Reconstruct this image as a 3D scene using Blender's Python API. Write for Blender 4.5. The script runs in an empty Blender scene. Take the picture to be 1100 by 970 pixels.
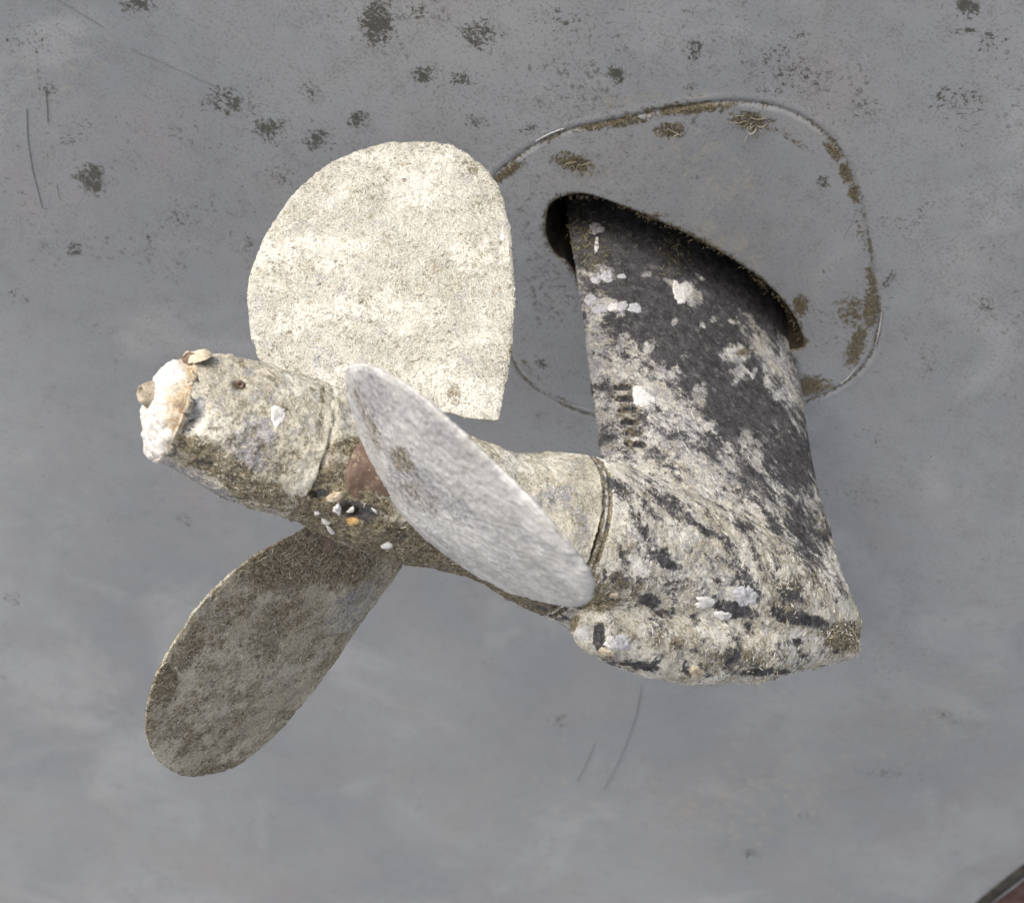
import bpy, math, random
import numpy as np
from mathutils import Vector
from mathutils.bvhtree import BVHTree

SC = bpy.context.scene
# ------------------------------------------------------------------ camera, sky, sun, exposure
PITCH = math.radians(8.0)            # camera looks a little upward at the underside of the hull
CAM_H = 1.90
F = 1833.0                           # focal length in photo pixels (photo 1100 x 970)
cp, sp = math.cos(PITCH), math.sin(PITCH)
RW = np.array([[1, 0, 0], [0, cp, -sp], [0, sp, cp]])      # build frame (x right, y forward, z up of camera) -> world
TW = np.array([0, 0, CAM_H])

cam = bpy.data.cameras.new('camera')
cam.sensor_width = 36.0
cam.lens = 36.0 * F / 1100.0
cam.clip_start = 0.05
cam.clip_end = 500
cam.dof.use_dof = True
cam.dof.focus_distance = 1.48
cam.dof.aperture_fstop = 7.5
camo = bpy.data.objects.new('camera', cam)
SC.collection.objects.link(camo)
camo.location = TW
camo.rotation_euler = (math.pi / 2 + PITCH, 0, 0)
SC.camera = camo

SUN_F = np.array([-0.50, -0.66, 0.60]); SUN_F = SUN_F / np.linalg.norm(SUN_F)
SUN_W = RW @ SUN_F
sun_el = math.asin(SUN_W[2]); sun_az = math.atan2(SUN_W[0], SUN_W[1])
world = bpy.data.worlds.new('World'); SC.world = world; world.use_nodes = True
wn = world.node_tree
bg = wn.nodes['Background']
sky = wn.nodes.new('ShaderNodeTexSky'); sky.sky_type = 'NISHITA'; sky.sun_disc = False
sky.sun_elevation = sun_el; sky.sun_rotation = sun_az; sky.dust_density = 4.0; sky.air_density = 1.0
hs = wn.nodes.new('ShaderNodeHueSaturation'); hs.inputs['Saturation'].default_value = 0.55
wn.links.new(sky.outputs[0], hs.inputs['Color']); wn.links.new(hs.outputs[0], bg.inputs[0])
bg.inputs[1].default_value = 0.15
sl = bpy.data.lights.new('sun', 'SUN'); sl.energy = 1.12; sl.angle = math.radians(22); sl.color = (1.0, 0.965, 0.91)
so = bpy.data.objects.new('sun', sl); SC.collection.objects.link(so)
so.rotation_euler = Vector(SUN_W).to_track_quat('Z', 'Y').to_euler()
so.location = (-2, -2, 4)
SC.view_settings.view_transform = 'Standard'; SC.view_settings.look = 'None'
SC.view_settings.exposure = 0.80; SC.view_settings.gamma = 1.0

rng = np.random.default_rng(7)
# ------------------------------------------------------------------ numpy noise
def _h(i, j, k, seed):
    n = (i * 374761393 + j * 668265263 + k * 2147483647 + seed * 1274126177) & 0xFFFFFFFF
    n = ((n ^ (n >> 13)) * 1274126177) & 0xFFFFFFFF
    n = ((n ^ (n >> 16)) * 2246822519) & 0xFFFFFFFF
    return ((n ^ (n >> 15)) & 0xFFFFFF) / float(0xFFFFFF)
def vn(P, s, seed=0):
    Q = np.asarray(P) * s + 1000.0
    I = np.floor(Q).astype(np.int64); f = Q - I; f = f * f * (3 - 2 * f)
    out = 0
    for a_ in (0, 1):
        for b_ in (0, 1):
            for c_ in (0, 1):
                w_ = (f[:, 0] if a_ else 1 - f[:, 0]) * (f[:, 1] if b_ else 1 - f[:, 1]) * (f[:, 2] if c_ else 1 - f[:, 2])
                out = out + w_ * _h(I[:, 0] + a_, I[:, 1] + b_, I[:, 2] + c_, seed)
    return out
def fbm(P, s, o=4, seed=0):
    v = 0; a_ = .5; t = 0
    for i in range(o):
        v = v + a_ * vn(P, s * 2.03 ** i, seed + i * 17); t += a_; a_ *= .5
    return v / t
def sstep(x, a_, b_):
    t = np.clip((x - a_) / (b_ - a_), 0, 1); return t * t * (3 - 2 * t)

# ------------------------------------------------------------------ frame geometry (solved from the photograph)
O = np.array([-0.1187296, 1.40052489, -0.01524635])        # propeller centre
A = np.array([-0.86216335, -0.4110983, 0.2960955])         # shaft axis, towards the hub tip
U = np.array([0, 0, 1.]) - A * A[2]; U /= np.linalg.norm(U)
W = np.cross(A, U)
PSI = math.radians(36)
L = U * math.cos(PSI) + W * math.sin(PSI)                   # along the leg, towards the hull
NF = np.cross(A, L)
if NF[1] > 0: NF = -NF                                      # leg side that faces the camera
def proj(P):
    P = np.atleast_2d(P)
    return np.stack([550 + F * P[:, 0] / P[:, 1], 485 - F * P[:, 2] / P[:, 1]], 1)
def ray(px, py):
    d = np.array([(px - 550) / F, 1.0, (485 - py) / F]); return d
def on_plane(px, py, P0, n):
    d = ray(px, py); return d * (P0 @ n) / (d @ n)

# ------------------------------------------------------------------ scene helpers
COL = SC.collection
def to_world(V): return np.asarray(V) @ RW.T + TW
def thing(name, base, label, cat, group=None, kind=None):
    o = bpy.data.objects.new(name, None); COL.objects.link(o)
    o.empty_display_size = .05
    o.location = to_world(base); o['label'] = label; o['category'] = cat
    if group: o['group'] = group
    if kind: o['kind'] = kind
    return o
def abs_loc(p):
    v = Vector((0, 0, 0))
    while p is not None: v = v + p.location; p = p.parent
    return np.array(v)
def mesh_obj(name, V, Fc, mat, parent=None, attrs=None, uv=None, smooth=True, label=None, world_coords=False):
    V = np.asarray(V, float)
    Wd = V if world_coords else to_world(V)
    org = Wd.mean(0)
    base = abs_loc(parent) if parent is not None else np.zeros(3)
    me = bpy.data.meshes.new(name)
    if isinstance(Fc, np.ndarray): faces = Fc.tolist()
    else: faces = [list(map(int, f)) for f in Fc]
    me.from_pydata((Wd - org).tolist(), [], faces)
    if smooth: me.polygons.foreach_set('use_smooth', [True] * len(me.polygons))
    if attrs:
        for k, v in attrs.items():
            if np.ndim(v) == 2:
                at = me.attributes.new(k, 'FLOAT_COLOR', 'POINT')
                at.data.foreach_set('color', np.hstack([v, np.ones((len(v), 1))]).astype(np.float32).ravel())
            else:
                at = me.attributes.new(k, 'FLOAT', 'POINT')
                at.data.foreach_set('value', np.asarray(v, np.float32))
    if uv is not None:
        at = me.attributes.new('pos2', 'FLOAT_VECTOR', 'POINT')
        at.data.foreach_set('vector', np.hstack([uv, np.zeros((len(uv), 1))]).astype(np.float32).ravel())
    me.materials.append(mat); me.update()
    o = bpy.data.objects.new(name, me); COL.objects.link(o)
    o.parent = parent; o.location = org - base
    if label: o['label'] = label
    return o
def grid_faces(nr, nc, wrap=True, flip=False):
    i = np.arange(nr - 1)[:, None]; j = np.arange(nc if wrap else nc - 1)[None, :]
    j2 = (j + 1) % nc
    f = np.stack(np.broadcast_arrays(i * nc + j, i * nc + j2, (i + 1) * nc + j2, (i + 1) * nc + j), -1).reshape(-1, 4)
    return f[:, ::-1] if flip else f
def vnormals(V, Fq):
    N = np.zeros_like(V)
    Fq = np.asarray(Fq)
    n = np.cross(V[Fq[:, 2]] - V[Fq[:, 0]], V[Fq[:, -1]] - V[Fq[:, 1]])
    for k in range(Fq.shape[1]): np.add.at(N, Fq[:, k], n)
    return N / (np.linalg.norm(N, axis=1)[:, None] + 1e-12)
def catmull(P, n):
    """closed curve through P, n points evenly spaced by length"""
    P = np.asarray(P, float); m = len(P)
    t = np.linspace(0, m, m * 24, endpoint=False); i = t.astype(int); f = (t - i)[:, None]
    g = lambda k: P[(i + k) % m]
    C = .5 * (2 * g(0) + (g(1) - g(-1)) * f + (2 * g(-1) - 5 * g(0) + 4 * g(1) - g(2)) * f * f + (-g(-1) + 3 * g(0) - 3 * g(1) + g(2)) * f ** 3)
    D = np.vstack([C, C[:1]]); s = np.r_[0, np.cumsum(np.linalg.norm(np.diff(D, axis=0), axis=1))]
    q = np.linspace(0, s[-1], n, endpoint=False)
    return np.stack([np.interp(q, s, D[:, k]) for k in range(D.shape[1])], 1)
def zone(V, N, blobs, face=True):
    """how far each vertex lies in growth patches; every blob is (px, py, rx, ry, angle, strength)"""
    p = proj(V); z = np.zeros(len(V))
    fc = 1.0
    if face and N is not None:
        fc = sstep(-(N * V).sum(1) / np.linalg.norm(V, axis=1), -.25, .05)
    for (x, y, rx, ry, an, st) in blobs:
        c, s = math.cos(math.radians(an)), math.sin(math.radians(an))
        dx = p[:, 0] - x; dy = p[:, 1] - y
        u = (dx * c + dy * s) / rx; v = (-dx * s + dy * c) / ry
        z = np.maximum(z, st * np.exp(-((u * u + v * v) ** 1.3) * .7))
    return z * fc

# ------------------------------------------------------------------ materials
class NT:
    def __init__(s, name):
        s.m = bpy.data.materials.new(name); s.m.use_nodes = True
        s.t = s.m.node_tree; s.b = s.t.nodes['Principled BSDF']
    def n(s, ty, **kw):
        nd = s.t.nodes.new(ty)
        for k, v in kw.items(): setattr(nd, k, v)
        return nd
    def l(s, a_, b_): s.t.links.new(a_, b_)
    def math(s, op, x, y=None, z=None, clamp=False):
        nd = s.n('ShaderNodeMath', operation=op); nd.use_clamp = clamp
        for i, v in enumerate((x, y, z)):
            if v is None: continue
            if isinstance(v, (int, float)): nd.inputs[i].default_value = v
            else: s.l(v, nd.inputs[i])
        return nd.outputs[0]
    def attr(s, name, out='Fac'):
        nd = s.n('ShaderNodeAttribute'); nd.attribute_name = name; return nd.outputs[out]
    def co(s): return s.n('ShaderNodeTexCoord').outputs['Object']
    def noise(s, vec, scale, detail=4, rough=.55, dist=0, off=0):
        v = vec
        if off:
            mp = s.n('ShaderNodeVectorMath', operation='ADD'); s.l(vec, mp.inputs[0]); mp.inputs[1].default_value = (off, off * .7, -off * 1.3); v = mp.outputs[0]
        nd = s.n('ShaderNodeTexNoise'); s.l(v, nd.inputs['Vector'])
        nd.inputs['Scale'].default_value = scale; nd.inputs['Detail'].default_value = detail
        nd.inputs['Roughness'].default_value = rough; nd.inputs['Distortion'].default_value = dist
        return nd.outputs[0]
    def step(s, x, a_, b_):
        nd = s.n('ShaderNodeMapRange'); nd.interpolation_type = 'SMOOTHSTEP'
        s.l(x, nd.inputs[0]); nd.inputs[1].default_value = a_; nd.inputs[2].default_value = b_
        return nd.outputs[0]
    def mix(s, fac, c1, c2):
        nd = s.n('ShaderNodeMix'); nd.data_type = 'RGBA'
        if isinstance(fac, (int, float)): nd.inputs[0].default_value = fac
        else: s.l(fac, nd.inputs[0])
        for i, c in ((6, c1), (7, c2)):
            if isinstance(c, tuple): nd.inputs[i].default_value = (*c, 1)
            else: s.l(c, nd.inputs[i])
        return nd.outputs[2]
    def scalev(s, vec, sx, sy, sz, rot=(0, 0, 0)):
        mp = s.n('ShaderNodeMapping'); s.l(vec, mp.inputs[0]); mp.inputs['Scale'].default_value = (sx, sy, sz); mp.inputs['Rotation'].default_value = rot
        return mp.outputs[0]
    def strokes(s, vec, scale, ln, wd, bend=.6, off=0.0):
        """short randomly turned curved strokes, one to a cell, on 2D coordinates"""
        mp = s.n('ShaderNodeVectorMath', operation='MULTIPLY_ADD'); s.l(vec, mp.inputs[0])
        mp.inputs[1].default_value = (scale, scale, 0); mp.inputs[2].default_value = (off, off * 1.7, 0)
        vo = s.n('ShaderNodeTexVoronoi'); vo.voronoi_dimensions = '2D'; vo.inputs['Scale'].default_value = 1
        s.l(mp.outputs[0], vo.inputs['Vector'])
        d = s.n('ShaderNodeVectorMath', operation='SUBTRACT'); s.l(mp.outputs[0], d.inputs[0]); s.l(vo.outputs['Position'], d.inputs[1])
        sc_ = s.n('ShaderNodeSeparateColor'); s.l(vo.outputs['Color'], sc_.inputs[0])
        ang = s.math('MULTIPLY', sc_.outputs[0], 6.283)
        vr = s.n('ShaderNodeVectorRotate'); vr.rotation_type = 'Z_AXIS'; s.l(d.outputs[0], vr.inputs['Vector']); s.l(ang, vr.inputs['Angle'])
        sx = s.n('ShaderNodeSeparateXYZ'); s.l(vr.outputs[0], sx.inputs[0])
        bd = s.math('MULTIPLY', s.math('SUBTRACT', sc_.outputs[1], .5), bend * 2)
        yy = s.math('SUBTRACT', sx.outputs[1], s.math('MULTIPLY', bd, s.math('MULTIPLY', sx.outputs[0], sx.outputs[0])))
        m1 = s.math('SUBTRACT', 1.0, s.step(s.math('ABSOLUTE', yy), wd * .4, wd))
        m2 = s.math('SUBTRACT', 1.0, s.step(s.math('ABSOLUTE', sx.outputs[0]), ln * .6, ln))
        m3 = s.step(sc_.outputs[2], .25, .45)
        return s.math('MULTIPLY', s.math('MULTIPLY', m1, m2), m3)
    def bump(s, h, strength, dist, prev=None):
        b = s.n('ShaderNodeBump'); s.l(h, b.inputs['Height']); b.inputs['Strength'].default_value = strength; b.inputs['Distance'].default_value = dist
        if prev is not None: s.l(prev, b.inputs['Normal'])
        return b.outputs[0]
    def zmix(s, zname, nz, col, newc, amp=1.2, soft=.12):
        f = s.math('ADD', s.attr(zname), s.math('MULTIPLY', s.math('SUBTRACT', nz, .5), amp))
        return s.mix(s.step(f, .5 - soft, .5 + soft), col, newc)

def crust_material(name, light=(.52, .50, .435), mid=(.36, .34, .28), grey=(.30, .30, .305), pit=(.10, .08, .05), white=(.64, .63, .585), stain=(.17, .14, .09), rough=.9, pits=.6, stains=0.0, whites=0.0, use2=True, bump=.8, dark=((.022, .021, .024), (.060, .058, .064)), amp=2.8):
    """hard marine crust: broken patches of chalk, tan, grey and bare metal at every size, pitted and speckled"""
    m = NT(name); c = m.co()
    A_ = m.noise(c, 26, 11, .74, .25); B_ = m.noise(c, 40, 11, .76, .3, 3.1); C_ = m.noise(c, 17, 11, .74, .2, 7.7); D_ = m.noise(c, 60, 10, .80, .2, 11.9)
    n3 = m.noise(c, 260, 4, .7, .6, 5.7); n4 = m.noise(c, 620, 3, .7, 0, 1.9); n5 = m.noise(c, 1150, 2, .6, 0, 31.)
    col = m.mix(m.step(A_, .44, .58), light, mid)
    col = m.mix(m.math('MULTIPLY', m.step(B_, .53, .60), .75), col, grey)
    col = m.mix(m.math('MULTIPLY', m.step(C_, .48 - whites, .42 - whites), .75), col, white)
    col = m.mix(m.math('MULTIPLY', m.step(D_, .60 - stains, .66 - stains), .75), col, m.mix(m.step(n3, .4, .6), stain, (stain[0] * 1.9, stain[1] * 1.8, stain[2] * 1.6)))
    zn = m.math('ADD', m.math('MULTIPLY', m.noise(c, 60, 12, .84, .4, 5.3), .6), m.math('MULTIPLY', m.noise(c, 230, 6, .85, .3, 19.), .4)); zn2 = m.noise(c, 110, 9, .80, .4, 9.3)
    dk = m.mix(m.step(m.noise(c, 90, 6, .7, 0, 15.), .35, .65), *dark)
    col = m.zmix('zg', zn2, col, m.mix(m.step(n3, .35, .65), (.17, .17, .185), (.36, .36, .375)), 1.9, .14)
    col = m.zmix('zb', zn2, col, m.mix(m.step(n3, .38, .60), (.055, .044, .026), (.21, .18, .12)), 1.9, .14)
    if use2:
        st = m.strokes(m.attr('pos2', 'Vector'), 130, .75, .13, .8)
        st2 = m.strokes(m.attr('pos2', 'Vector'), 210, .8, .15, .9, 4.7)
        sm = m.math('MAXIMUM', st, st2)
        col = m.mix(m.math('MULTIPLY', sm, .45), col, white)
    col = m.mix(m.math('MULTIPLY', m.math('MULTIPLY', m.step(n3, .54, .62), m.step(A_, .40, .54)), pits), col, pit)
    col = m.mix(m.math('MULTIPLY', m.step(n4, .55, .64), pits), col, pit)
    col = m.mix(m.math('MULTIPLY', m.step(n4, .45, .35), .5), col, white)
    col = m.mix(m.math('MULTIPLY', m.step(n5, .58, .68), pits * .7), col, pit)
    dk = m.mix(m.math('MULTIPLY', m.step(n4, .57, .68), .42), dk, (.34, .33, .31))
    dk = m.mix(m.math('MULTIPLY', m.step(m.noise(c, 130, 8, .8, .3, 43.), .52, .66), .55), dk, (.22, .215, .205))
    col = m.zmix('zd', zn, col, dk, amp, .10)
    col = m.zmix('zo', zn2, col, m.mix(m.step(n3, .4, .6), (.33, .23, .13), (.50, .44, .35)), 1.9, .15)
    col = m.zmix('zw', zn2, col, m.mix(m.step(n3, .35, .6), (.66, .66, .65), (.44, .42, .40)), 1.5, .08)
    m.l(col, m.b.inputs['Base Color'])
    m.b.inputs['Roughness'].default_value = rough
    m.b.inputs['Specular IOR Level'].default_value = .3
    h = m.math('ADD', m.math('MULTIPLY', n3, .5), m.math('MULTIPLY', n4, .4))
    h = m.math('ADD', h, m.math('MULTIPLY', B_, .9))
    if use2: h = m.math('ADD', h, m.math('MULTIPLY', sm, .35))
    m.l(m.bump(h, bump, .0016), m.b.inputs['Normal'])
    return m.m
M_crust = crust_material('pale_crust', light=(.415, .41, .37), mid=(.33, .32, .275), grey=(.29, .29, .29), pit=(.10, .085, .06), white=(.58, .57, .53), stain=(.17, .145, .10), pits=.75, stains=.035)
M_low = crust_material('brown_crust', light=(.345, .32, .255), mid=(.185, .16, .11), grey=(.24, .235, .215), pit=(.04, .03, .017), white=(.48, .46, .39), stain=(.06, .045, .024), pits=.75, stains=.065)  # lower blade's brown crust, darkened in colour for the shade it hangs in
M_grey = crust_material('grey_film', light=(.42, .42, .415), mid=(.355, .352, .345), grey=(.29, .295, .315), pit=(.2, .18, .16), white=(.55, .55, .545), stain=(.28, .265, .235), pits=.25, stains=.02, bump=.22)
M_hub = crust_material('hub_crust', light=(.50, .47, .39), mid=(.33, .31, .255), grey=(.27, .27, .28), pit=(.08, .065, .042), white=(.60, .585, .53), stain=(.12, .10, .065), pits=.6, stains=.03, use2=False)
M_case = crust_material('case_crust', light=(.53, .515, .465), mid=(.37, .345, .28), grey=(.22, .22, .235), pit=(.08, .065, .04), white=(.64, .63, .60), stain=(.15, .12, .075), pits=.6, stains=.045, use2=False)

def simple(name, c1, c2, scale=200, rough=.8, bump=.5, c3=None):
    m = NT(name); c = m.co(); n = m.noise(c, scale, 5, .65, .4)
    col = m.mix(m.step(n, .35, .65), c1, c2)
    if c3: col = m.mix(m.step(m.noise(c, scale * 2.3, 3, .6, 0, 4.), .58, .68), col, c3)
    m.l(col, m.b.inputs['Base Color']); m.b.inputs['Roughness'].default_value = rough
    m.b.inputs['Specular IOR Level'].default_value = .3
    if bump: m.l(m.bump(n, bump, .001), m.b.inputs['Normal'])
    return m.m
def tube_material():
    m = NT('worm_tube'); 
    m.l(m.attr('col', 'Color'), m.b.inputs['Base Color']); m.b.inputs['Roughness'].default_value = .8
    m.b.inputs['Specular IOR Level'].default_value = .3
    return m.m
M_tube = tube_material()
M_bronze = simple('brown_bronze', (.075, .048, .036), (.165, .115, .09), 75, .7, .5, (.24, .20, .15))
M_white = simple('white_shell', (.48, .47, .45), (.70, .70, .70), 300, .7, .5)
M_greyshell = simple('grey_shell', (.30, .30, .32), (.52, .52, .55), 420, .7, .6, (.20, .19, .18))
M_tanshell = simple('tan_shell', (.38, .31, .22), (.56, .50, .40), 300, .7, .6, (.16, .11, .07))
M_orange = simple('orange_shell', (.36, .21, .07), (.50, .36, .18), 400, .8, .4)
M_black = simple('black_boot', (.010, .009, .007), (.035, .028, .018), 120, 1.0, .9)
M_scratch = simple('scratch_line', (.11, .115, .12), (.20, .205, .215), 500, .8, 0)
M_pale = simple('pale_scrape', (.36, .36, .36), (.50, .50, .50), 500, .8, 0)  # pale scrapes, and the painted highlights along the flange seam
M_trim = simple('dark_trim', (.012, .012, .011), (.04, .036, .032), 60, .7, .4)
M_red = simple('dull_red_paint', (.045, .022, .020), (.095, .055, .048), 30, .7, .3)

def hull_material():
    m = NT('grey_antifouling'); c = m.co(); p = m.attr('pos2', 'Vector')
    n1 = m.noise(p, 2.6, 4, .55, .3); n2 = m.noise(p, 9, 5, .6, .5, 3.); n3 = m.noise(p, 55, 5, .65, 0, 5.); n4 = m.noise(p, 420, 3, .7, 0, 8.)
    col = m.mix(m.step(n1, .35, .65), (.206, .219, .238), (.250, .263, .277))
    col = m.mix(m.math('MULTIPLY', m.step(n2, .45, .68), .55), col, (.240, .232, .240))
    col = m.mix(m.math('MULTIPLY', m.step(m.noise(p, 5, 5, .6, .6, 31.), .50, .66), .6), col, (.305, .318, .330))
    col = m.mix(m.math('MULTIPLY', m.step(n3, .50, .75), .30), col, (.17, .175, .19))
    col = m.mix(m.math('MULTIPLY', m.step(n4, .60, .72), .35), col, (.18, .18, .18))
    col = m.mix(m.math('MULTIPLY', m.step(n4, .40, .28), .25), col, (.38, .38, .38))
    # fine dark specks everywhere, thick ones in the growth patches
    sp = m.noise(p, 150, 4, .7, .6, 13.)
    reg = m.noise(p, 6, 8, .75, .5, 17.)
    f = m.math('ADD', sp, m.math('MULTIPLY', m.math('SUBTRACT', reg, .5), .7))
    col = m.mix(m.math('MULTIPLY', m.step(m.math('ADD', m.noise(p, 330, 3, .7, 0, 51.), m.math('MULTIPLY', n3, .35)),   .68, .80), m.math('MULTIPLY', m.attr('zfine'), .7)), col, (.16, .16, .165))
    col = m.mix(m.math('MULTIPLY', m.step(f, .625, .70), m.math('MULTIPLY', m.attr('zfine'), .65)), col, (.075, .072, .068))
    sp2 = m.noise(p, 210, 5, .75, 1.0, 23.)
    f2 = m.math('ADD', sp2, m.math('MULTIPLY', m.attr('zspot'), .29))
    f2 = m.math('ADD', f2, m.math('MULTIPLY', m.math('SUBTRACT', m.noise(p, 62, 5, .75, .8, 61.), .52), .55))
    col = m.mix(m.math('MULTIPLY', m.step(f2, .66, .72), .9), col, (.038, .037, .026))
    f3 = m.math('ADD', m.noise(p, 170, 5, .75, .8, 29.), m.math('MULTIPLY', m.attr('zmud'), .34))
    col = m.mix(m.step(f3, .64, .76), col, m.mix(m.step(n4, .4, .6), (.034, .028, .017), (.13, .108, .065)))
    f4 = m.math('ADD', m.noise(p, 60, 5, .7, .8, 41.), m.math('MULTIPLY', m.attr('zpale'), .3))
    col = m.mix(m.math('MULTIPLY', m.step(f4, .60, .85), .6), col, (.33, .31, .25))
    # faint hair scratches
    s1 = m.strokes(p, 14, .9, .022, .25); s2 = m.strokes(p, 42, .7, .035, .6, 3.3); s3 = m.strokes(p, 30, .6, .03, .9, 9.1)
    col = m.mix(m.math('MULTIPLY', m.math('MULTIPLY', s2, m.step(reg, .5, .65)), .22), col, (.46, .46, .46))
    col = m.mix(m.math('MULTIPLY', m.math('MULTIPLY', s3, m.step(n1, .5, .65)), .18), col, (.14, .14, .14))
    m.l(col, m.b.inputs['Base Color'])
    r = m.math('MULTIPLY_ADD', n2, .25, .30)
    m.l(r, m.b.inputs['Roughness'])
    m.b.inputs['Specular IOR Level'].default_value = .5
    h = m.math('ADD', m.math('MULTIPLY', n3, .5), m.math('MULTIPLY', n4, .12))
    h = m.math('ADD', h, m.math('MULTIPLY', m.step(f3, .62, .8), .5))
    m.l(m.bump(h, .22, .002), m.b.inputs['Normal'])
    return m.m
M_hull = hull_material()

def ground_material():
    m = NT('pale_concrete'); c = m.co()
    col = m.mix(m.noise(c, 1.2, 5, .6), (.40, .41, .43), (.50, .51, .53))
    col = m.mix(m.math('MULTIPLY', m.step(m.noise(c, 90, 3, .6, 0, 3.), .55, .7), .4), col, (.16, .155, .15))
    m.l(col, m.b.inputs['Base Color']); m.b.inputs['Roughness'].default_value = .9
    m.l(m.bump(m.noise(c, 60, 4), .4, .004), m.b.inputs['Normal'])
    return m.m

# ------------------------------------------------------------------ ground (unseen plane added below the frame only to bounce light upward)
gs = 120.0
g = mesh_obj('ground', [(-gs, -gs, 0), (gs, -gs, 0), (gs, gs, 0), (-gs, gs, 0)], [(0, 1, 2, 3)], ground_material(), None, world_coords=True)
g['kind'] = 'structure'

# ------------------------------------------------------------------ boat hull
HS = 0.36                                                  # shaft axis to hull, mid leg
HC = O - .35 * A + HS * L
E1 = -A * .31 - L * .055; E1 /= np.linalg.norm(E1)
E2 = NF - E1 * (NF @ E1); E2 = -E2 / np.linalg.norm(E2)
HN = np.cross(E1, E2)
if HN @ HC > 0: HN = -HN                                    # out of the hull, to the camera
if np.dot(E2, [0, 0, 1]) < 0: E2 = -E2
def hull_xy(px, py):
    q = on_plane(px, py, HC, HN) - HC; return np.array([q @ E1, q @ E2])
slot_top = [(612, 284), (600, 276), (590, 262), (586, 245), (590, 222), (605, 212), (625, 209), (650, 215), (700, 235), (760, 263), (815, 298), (845, 328), (859, 352), (860, 373)]
st = np.array([hull_xy(*p) for p in slot_top])
ax0, ax1 = hull_xy(592, 258), hull_xy(860, 368)
axd = (ax1 - ax0) / np.linalg.norm(ax1 - ax0); axn = np.array([-axd[1], axd[0]])
low = []
dmin = (st[0] - ax0) @ axd
for q in st[::-1][2:-3]:
    d = (q - ax0) @ axd; h = (q - ax0) @ axn
    if d < dmin + .03: continue
    low.append(ax0 + axd * d - axn * h * .75)
slot = catmull(np.vstack([st, low]), 400)
flange_px = [(530, 195), (545, 178), (575, 157), (610, 141), (670, 128), (720, 118), (780, 110), (830, 115), (870, 132), (900, 160), (920, 200), (932, 250), (940, 300), (944, 340), (936, 378), (910, 408), (865, 430), (800, 446), (720, 452), (640, 445), (590, 425), (560, 400), (546, 370), (538, 330), (530, 280), (526, 230)]
flg = catmull([hull_xy(*p) for p in flange_px], 400)
cen = slot.mean(0)
NT_ = 900
th = np.linspace(-math.pi, math.pi, NT_, endpoint=False)
def polar(C):
    d = C - cen; t = np.arctan2(d[:, 1], d[:, 0]); r = np.linalg.norm(d, axis=1); o = np.argsort(t)
    return np.interp(th, t[o], r[o], period=2 * math.pi)
rs, rf = polar(slot), polar(flg)
# rings: slot rim -> flange seam -> beyond
rings = []
for k in np.linspace(0, 1, 60): rings.append((rs + (rf - .012 - rs) * k))
for k in np.linspace(-.012, .012, 25)[1:]: rings.append(rf + k)
mean_r = rf.mean()
out = []
x = .012
while x < 2.3: 
    x += max(.0035, x * .016); out.append(x)
for x in out: rings.append((rf + x) * (1 - sstep(np.array(x), 0, 1.5)) + (mean_r + x) * sstep(np.array(x), 0, 1.5))
R = np.array(rings)
XY = cen + np.stack([R * np.cos(th), R * np.sin(th)], -1)
XYf = XY.reshape(-1, 2)
def hull_bend(xy):
    s = xy[:, 1]; v = xy[:, 0]
    return -.03 * s * s * (s > 0) + .045 * s * s * (s <= 0) - .012 * v * v + .17 * np.clip(-s - .95, 0, 9) ** 2 * sstep(-v, -.9, .4)
def hull_pt(xy, off=0.0):
    xy = np.atleast_2d(xy)
    return HC + xy[:, :1] * E1 + xy[:, 1:] * E2 + (hull_bend(xy) + off)[:, None] * HN
rel = (R - rf[None, :]).reshape(-1)
hgt = -.0015 * np.exp(-(rel / .0024) ** 2) + .0006 * (rel < 0) + .0003 * np.exp(-((rel - .007) / .003) ** 2)
P3 = np.hstack([XYf, np.zeros((len(XYf), 1))])
hgt = hgt + (fbm(P3, 30, 3, 5) - .5) * .0006 + (fbm(P3, 2.2, 2, 8) - .5) * .010
rimr = (R - rs[None, :]).reshape(-1)
hgt = hgt - .0015 * np.exp(-(rimr / .002))                   # softened slot rim
HV = hull_pt(XYf, hgt)
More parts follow.
